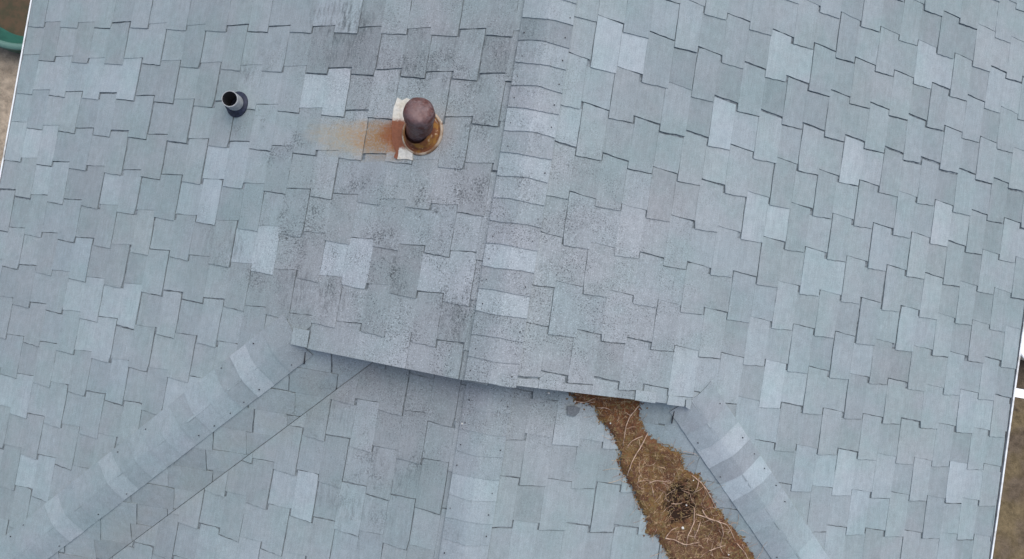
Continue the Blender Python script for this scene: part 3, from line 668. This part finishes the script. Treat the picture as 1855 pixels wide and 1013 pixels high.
# fine straw, rootlets and leaf bits lying through it
m = NT('dry_straw'); oi = m.noise(30, detail=1)
MSTR = m.out(m.mix(m.ramp(oi, .4, .6), (.42,.30,.18), (.17,.090,.05)), .85)
m = NT('pale_stem'); MSTEM = m.out(m.mix(m.ramp(m.noise(40, detail=3), .35, .65), (.50,.36,.27), (.30,.20,.14)), .8)
m = NT('stone'); MSTONE = m.out((.55,.54,.50), .8)
m = NT('leaf_bits'); MLEAF = m.out(m.mix(m.ramp(m.noise(25, detail=2), .42, .58), (.085,.040,.022), (.15,.105,.045)), .85)
def scatter(n, f, seed, spill=False):
    r = random.Random(seed); k = 0
    while k < n:
        x, y = r.uniform(.40, 2.2), r.uniform(-2.4, -.79)
        if abs(x+y+.12) > .5 or not (inside(x, y) or (spill and edged(x, y) < r.expovariate(170))): continue
        f(r, x, y); k += 1
bm = bmesh.new()
def dark_patch(x, y): return ((x-1.125)/.085)**2 + ((y+1.335)/.115)**2 < 1 + 1.6*noise.noise((x*14, y*14, 4))
def straw(r, x, y):
    if not inside(x, y) or edged(x, y) < .012 or (dark_patch(x, y) and r.random() < .6): return
    if r.random() < .55 and math.hypot((x-1.12)/.2, (y+1.33)/.2) < 1 and r.random() < .5: return
    a = r.uniform(0, math.pi*2); L = r.choice([.015,.02,.03,.04,.06,.09])*r.uniform(.6, 1.3); b = r.uniform(-.9, .9); pts = []
    for k in range(5):
        t = k/4; aa = a + b*t; x += math.cos(aa)*L/4; y += math.sin(aa)*L/4
        pts.append((x, y, max(debz(x, y), roofz(x, y)+.002) + .0015 + .006*math.sin(t*3.1)*r.random()))
    tube(bm, pts, r.uniform(.0005, .0011), 3, False)
scatter(3400, straw, 3, True)
tag(from_bm('dry_straw', bm, MSTR), 'fine dry straw strewn over the brown litter in the right valley', 'straw', kind='stuff')
bm = bmesh.new()
def rootlet(r, x, y):
    if y > -1.1 and r.random() < .7: return
    a = r.uniform(0, 6.28); L = r.uniform(.05, .15); pts = []; w = r.uniform(-2, 2)
    for k in range(9):
        a += w*.12 + r.gauss(0, .28); x += math.cos(a)*L/8; y += math.sin(a)*L/8
        pts.append((x, y, max(debz(x, y), roofz(x, y)+.002) + .003 + .004*abs(math.sin(k))))
    tube(bm, pts, [.0013*(1-.07*k) for k in range(9)], 4, False)
scatter(120, rootlet, 8)
tag(from_bm('rootlets', bm, MSTEM), 'thin curled pale rootlets tangled over the litter in the right valley', 'roots', kind='stuff')
bm = bmesh.new()
def leafbit(r, x, y):
    if dark_patch(x, y) and r.random() < .65: return
    a = r.uniform(0, 6.28); L, w = r.uniform(.005, .014), r.uniform(.002, .006); z = debz(x, y)+.001
    d = Vector((math.cos(a), math.sin(a), r.uniform(-.4,.4)))*L; s2 = Vector((-math.sin(a), math.cos(a), r.uniform(-.4,.4)))*w; p = Vector((x, y, z+.002))
    bm.faces.new([bm.verts.new(p+v) for v in (d, s2, -d*.9, -s2)])
scatter(5200, leafbit, 4, True)
tag(from_bm('leaf_crumbs', bm, MLEAF), 'small brown leaf crumbs lying on the litter in the right valley', 'leaves', kind='stuff')
TL = ['long pale stem arching down from the rake edge at the top of the litter', 'straight pale stem slanting down left past the litter narrows', 'short thin stem beside the slanting stem at the narrows',
 'curved pale stem lying just under the rake edge at the upper left tip', 'dark edged stem bowing along the right rim beside the dark wet patch', 'upright pale stem running down just below the dark wet patch',
 'branching pale stem bending right then down below the dark patch', 'short upright stem right of the long stem under the dark patch', 'long pale stem following the right rim of the litter below the dark patch',
 'crinkled pale stem across the lower left of the litter', 'short stem lying flat near the bottom right of the litter', 'pale root curving out at the bottom right rim of the litter', 'thin stem lying level above the dark wet patch',
 'tiny stem hanging from the level stem above the dark patch', 'pale chip of stem lying in the dark wet patch', 'short stem slanting to the upper right corner of the dark patch', 'short curved stem lying under the rake edge', 'tiny bent stem at the lower left notch of the litter']
for k, t_ in enumerate(TWIGS):
    r = random.Random(k+50); pts = catmull([(x, y, 0) for x, y in t_], 5)
    P3 = []
    for i, p in enumerate(pts):
        t = i/(len(pts)-1); x, y = p.x + .003*noise.noise((p.x*40, p.y*40, k)), p.y + .003*noise.noise((p.x*40, p.y*40, k+9))
        P3.append((x, y, max(debz(x, y), roofz(x, y)) + .004 + .014*math.sin(math.pi*t)))
    o_ = Vector(P3[0]); bm = bmesh.new(); r0 = .0034 if len(t_) > 3 else .0026
    tube(bm, [Vector(p)-o_ for p in P3], [r0*(1-.55*i/len(P3)) for i in range(len(P3))], 6)
    if len(t_) > 3:      # a side shoot or two
        for q in (len(P3)//3, 2*len(P3)//3):
            b = Vector(P3[q])-o_; a = r.uniform(0, 6.28); s_pts = [b]
            for i in range(4): a += r.uniform(-.6,.6); s_pts.append(s_pts[-1] + Vector((math.cos(a), math.sin(a), r.uniform(-.1,.1)))*.014)
            tube(bm, s_pts, [.0013,.0012,.001,.0008,.0005], 5)
    o = from_bm('dead_stem', bm, MSTEM, smooth=True); o.location = o_
    tag(o, TL[k], 'stem', 'dead stems lying in the valley litter')
PLb = ['white pebble in the middle of the dark wet patch', 'larger white pebble below the dark wet patch', 'pale pebble on the upper right edge of the litter', 'pale pebble on the narrow neck of the litter', 'pale pebble under the rake edge at the left tip', 'pale pebble near the bottom right of the litter', 'pale pebble right above the dark wet patch']
for k, (x, y) in enumerate(PEB + [(.301,-.822), (-.111,-1.034)]):
    bm = bmesh.new(); bmesh.ops.create_icosphere(bm, subdivisions=2, radius=[.0055,.008,.005,.0045,.0055,.0045,.004,.006,.0045][k])
    for v in bm.verts: v.co *= 1+.25*noise.noise(v.co*300+Vector((k,0,0))); v.co.z *= .7
    z = max(debz(x, y) if inside(x, y) else -9, (zplane(x, y, ER)+.011) if k != 8 else zplane(x, y, EL)+.016)
    o = from_bm('pebble', bm, MSTONE, smooth=True); o.location = (x, y, z+.003)
    tag(o, (PLb + ['white pebble on the lower roof left of the rust brown litter tip', 'tiny white pebble beside the ridge caps of the lower wing'])[k], 'pebble', 'pale pebbles scattered on the roof')
bm = bmesh.new(); c_ = [(-.037,.022),(.0,.027),(.034,.020),(.030,-.004),(.012,-.027),(-.03,-.022)]
zc = lambda x, y, h: -DROP-abs(x)*T+h
prism(bm, [(a, b, zc(.448+a, 0, .019)-zc(.448, 0, 0)) for a, b in c_][::-1], [(a, b, zc(.448+a, 0, .010)-zc(.448, 0, 0)) for a, b in c_][::-1])
o = from_bm('shingle_scrap', bm, MS); o.location = (.448, -.900, zc(.448, 0, 0)); o.color = (.62,.60,.62,1)
tag(o, 'small torn dark grey shingle scrap lying below the left tip of the litter', 'scrap')

# ---------------------------------------------------------------- things in the yard beyond the eaves
m = NT('green_plastic'); a_ = m.noise(6, detail=3)
MGREEN = m.out(m.mix(m.ramp(a_, .4, .6), (.008,.058,.042), (.014,.082,.058)), .5, 0, .4)
m = NT('green_rim'); MRIM = m.out((.075,.150,.125), .5, 0, .4)
m = NT('rotting_leaves'); MROT = m.out(m.mix(m.ramp(m.noise(9, detail=5, rough=.7), .4, .6), (.055,.050,.030), (.085,.058,.036)), .95)
pool = tag(empty('wading_pool', (-4.905, 1.87, ZG+.05)), 'round green plastic wading pool full of old leaves beyond the upper left eave', 'pool')
RP = .64
bm = bmesh.new(); lathe(bm, [(RP*.70,.01),(RP*.74,.02),(RP*.80,.06),(RP*.98,.165),(RP*.985,.170),(RP*1.03,.155),(RP*1.04,.14),(RP*1.03,.02),(RP*1.0,-.06),(RP*.7,-.06)], n=72)
o = from_bm('pool_wall', bm, MGREEN, smooth=True); o.parent = pool
bm = bmesh.new(); lathe(bm, [(RP*.945,.176),(RP*.96,.19),(RP*.99,.196),(RP*1.03,.19),(RP*1.05,.176),(RP*1.03,.165),(RP*.96,.165),(RP*.945,.176)], n=72)
o = from_bm('pool_rim', bm, MRIM, smooth=True); o.parent = pool
bm = bmesh.new(); rg = lathe(bm, [(.001,.09),(RP*.3,.085),(RP*.5,.055),(RP*.78,.05)], n=48)
for v in bm.verts: v.co.z += .02*noise.noise(v.co*7)
o = from_bm('leaf_bed', bm, MROT, smooth=True); o.parent = pool

bm = bmesh.new()
prism(bm, [(4.0,-.50,ZG+1.12),(6.6,-.57,ZG+1.12),(6.6,-.50,ZG+1.12),(4.0,-.43,ZG+1.12)], [(4.0,-.50,ZG+1.08),(6.6,-.57,ZG+1.08),(6.6,-.50,ZG+1.08),(4.0,-.43,ZG+1.08)])
bench = tag(empty('white_trestle', (5.5, -.52, ZG)), 'white painted plank on posts standing beyond the right eave', 'trestle')
o = from_bm('plank', bm, MWP); o.location = (-5.5, .52, -ZG); o.parent = bench
for x in (4.7, 6.4):
    bm = bmesh.new(); box(bm, -.03, .03, -.03, .03, -.1, 1.08); o = from_bm('post', bm, MWP); o.location = (x-5.5, .02 if x > 5 else .055, 0); o.parent = bench
tub = tag(empty('plastic_tub', (4.80, .05, ZG)), 'white round plastic tub standing behind the white plank beyond the right eave', 'tub')
bm = bmesh.new(); lathe(bm, [(.001,.03),(.20,.03),(.235,.40),(.26,.42),(.275,.41),(.275,.39),(.25,.38),(.21,.0),(.001,0)], n=56)
o = from_bm('tub_body', bm, MWP, smooth=True); o.parent = tub
for a in (0.6, 3.7):
    pts = [(.27*math.cos(a+d), .27*math.sin(a+d), .40) for d in (-.18,)] + [(.32*math.cos(a+d), .32*math.sin(a+d), .41) for d in (-.14,0,.14)] + [(.27*math.cos(a+.18), .27*math.sin(a+.18), .40)]
    bm = bmesh.new(); tube(bm, catmull(pts, 4), .009, 8); o = from_bm('handle', bm, MWP, smooth=True); o.parent = tub
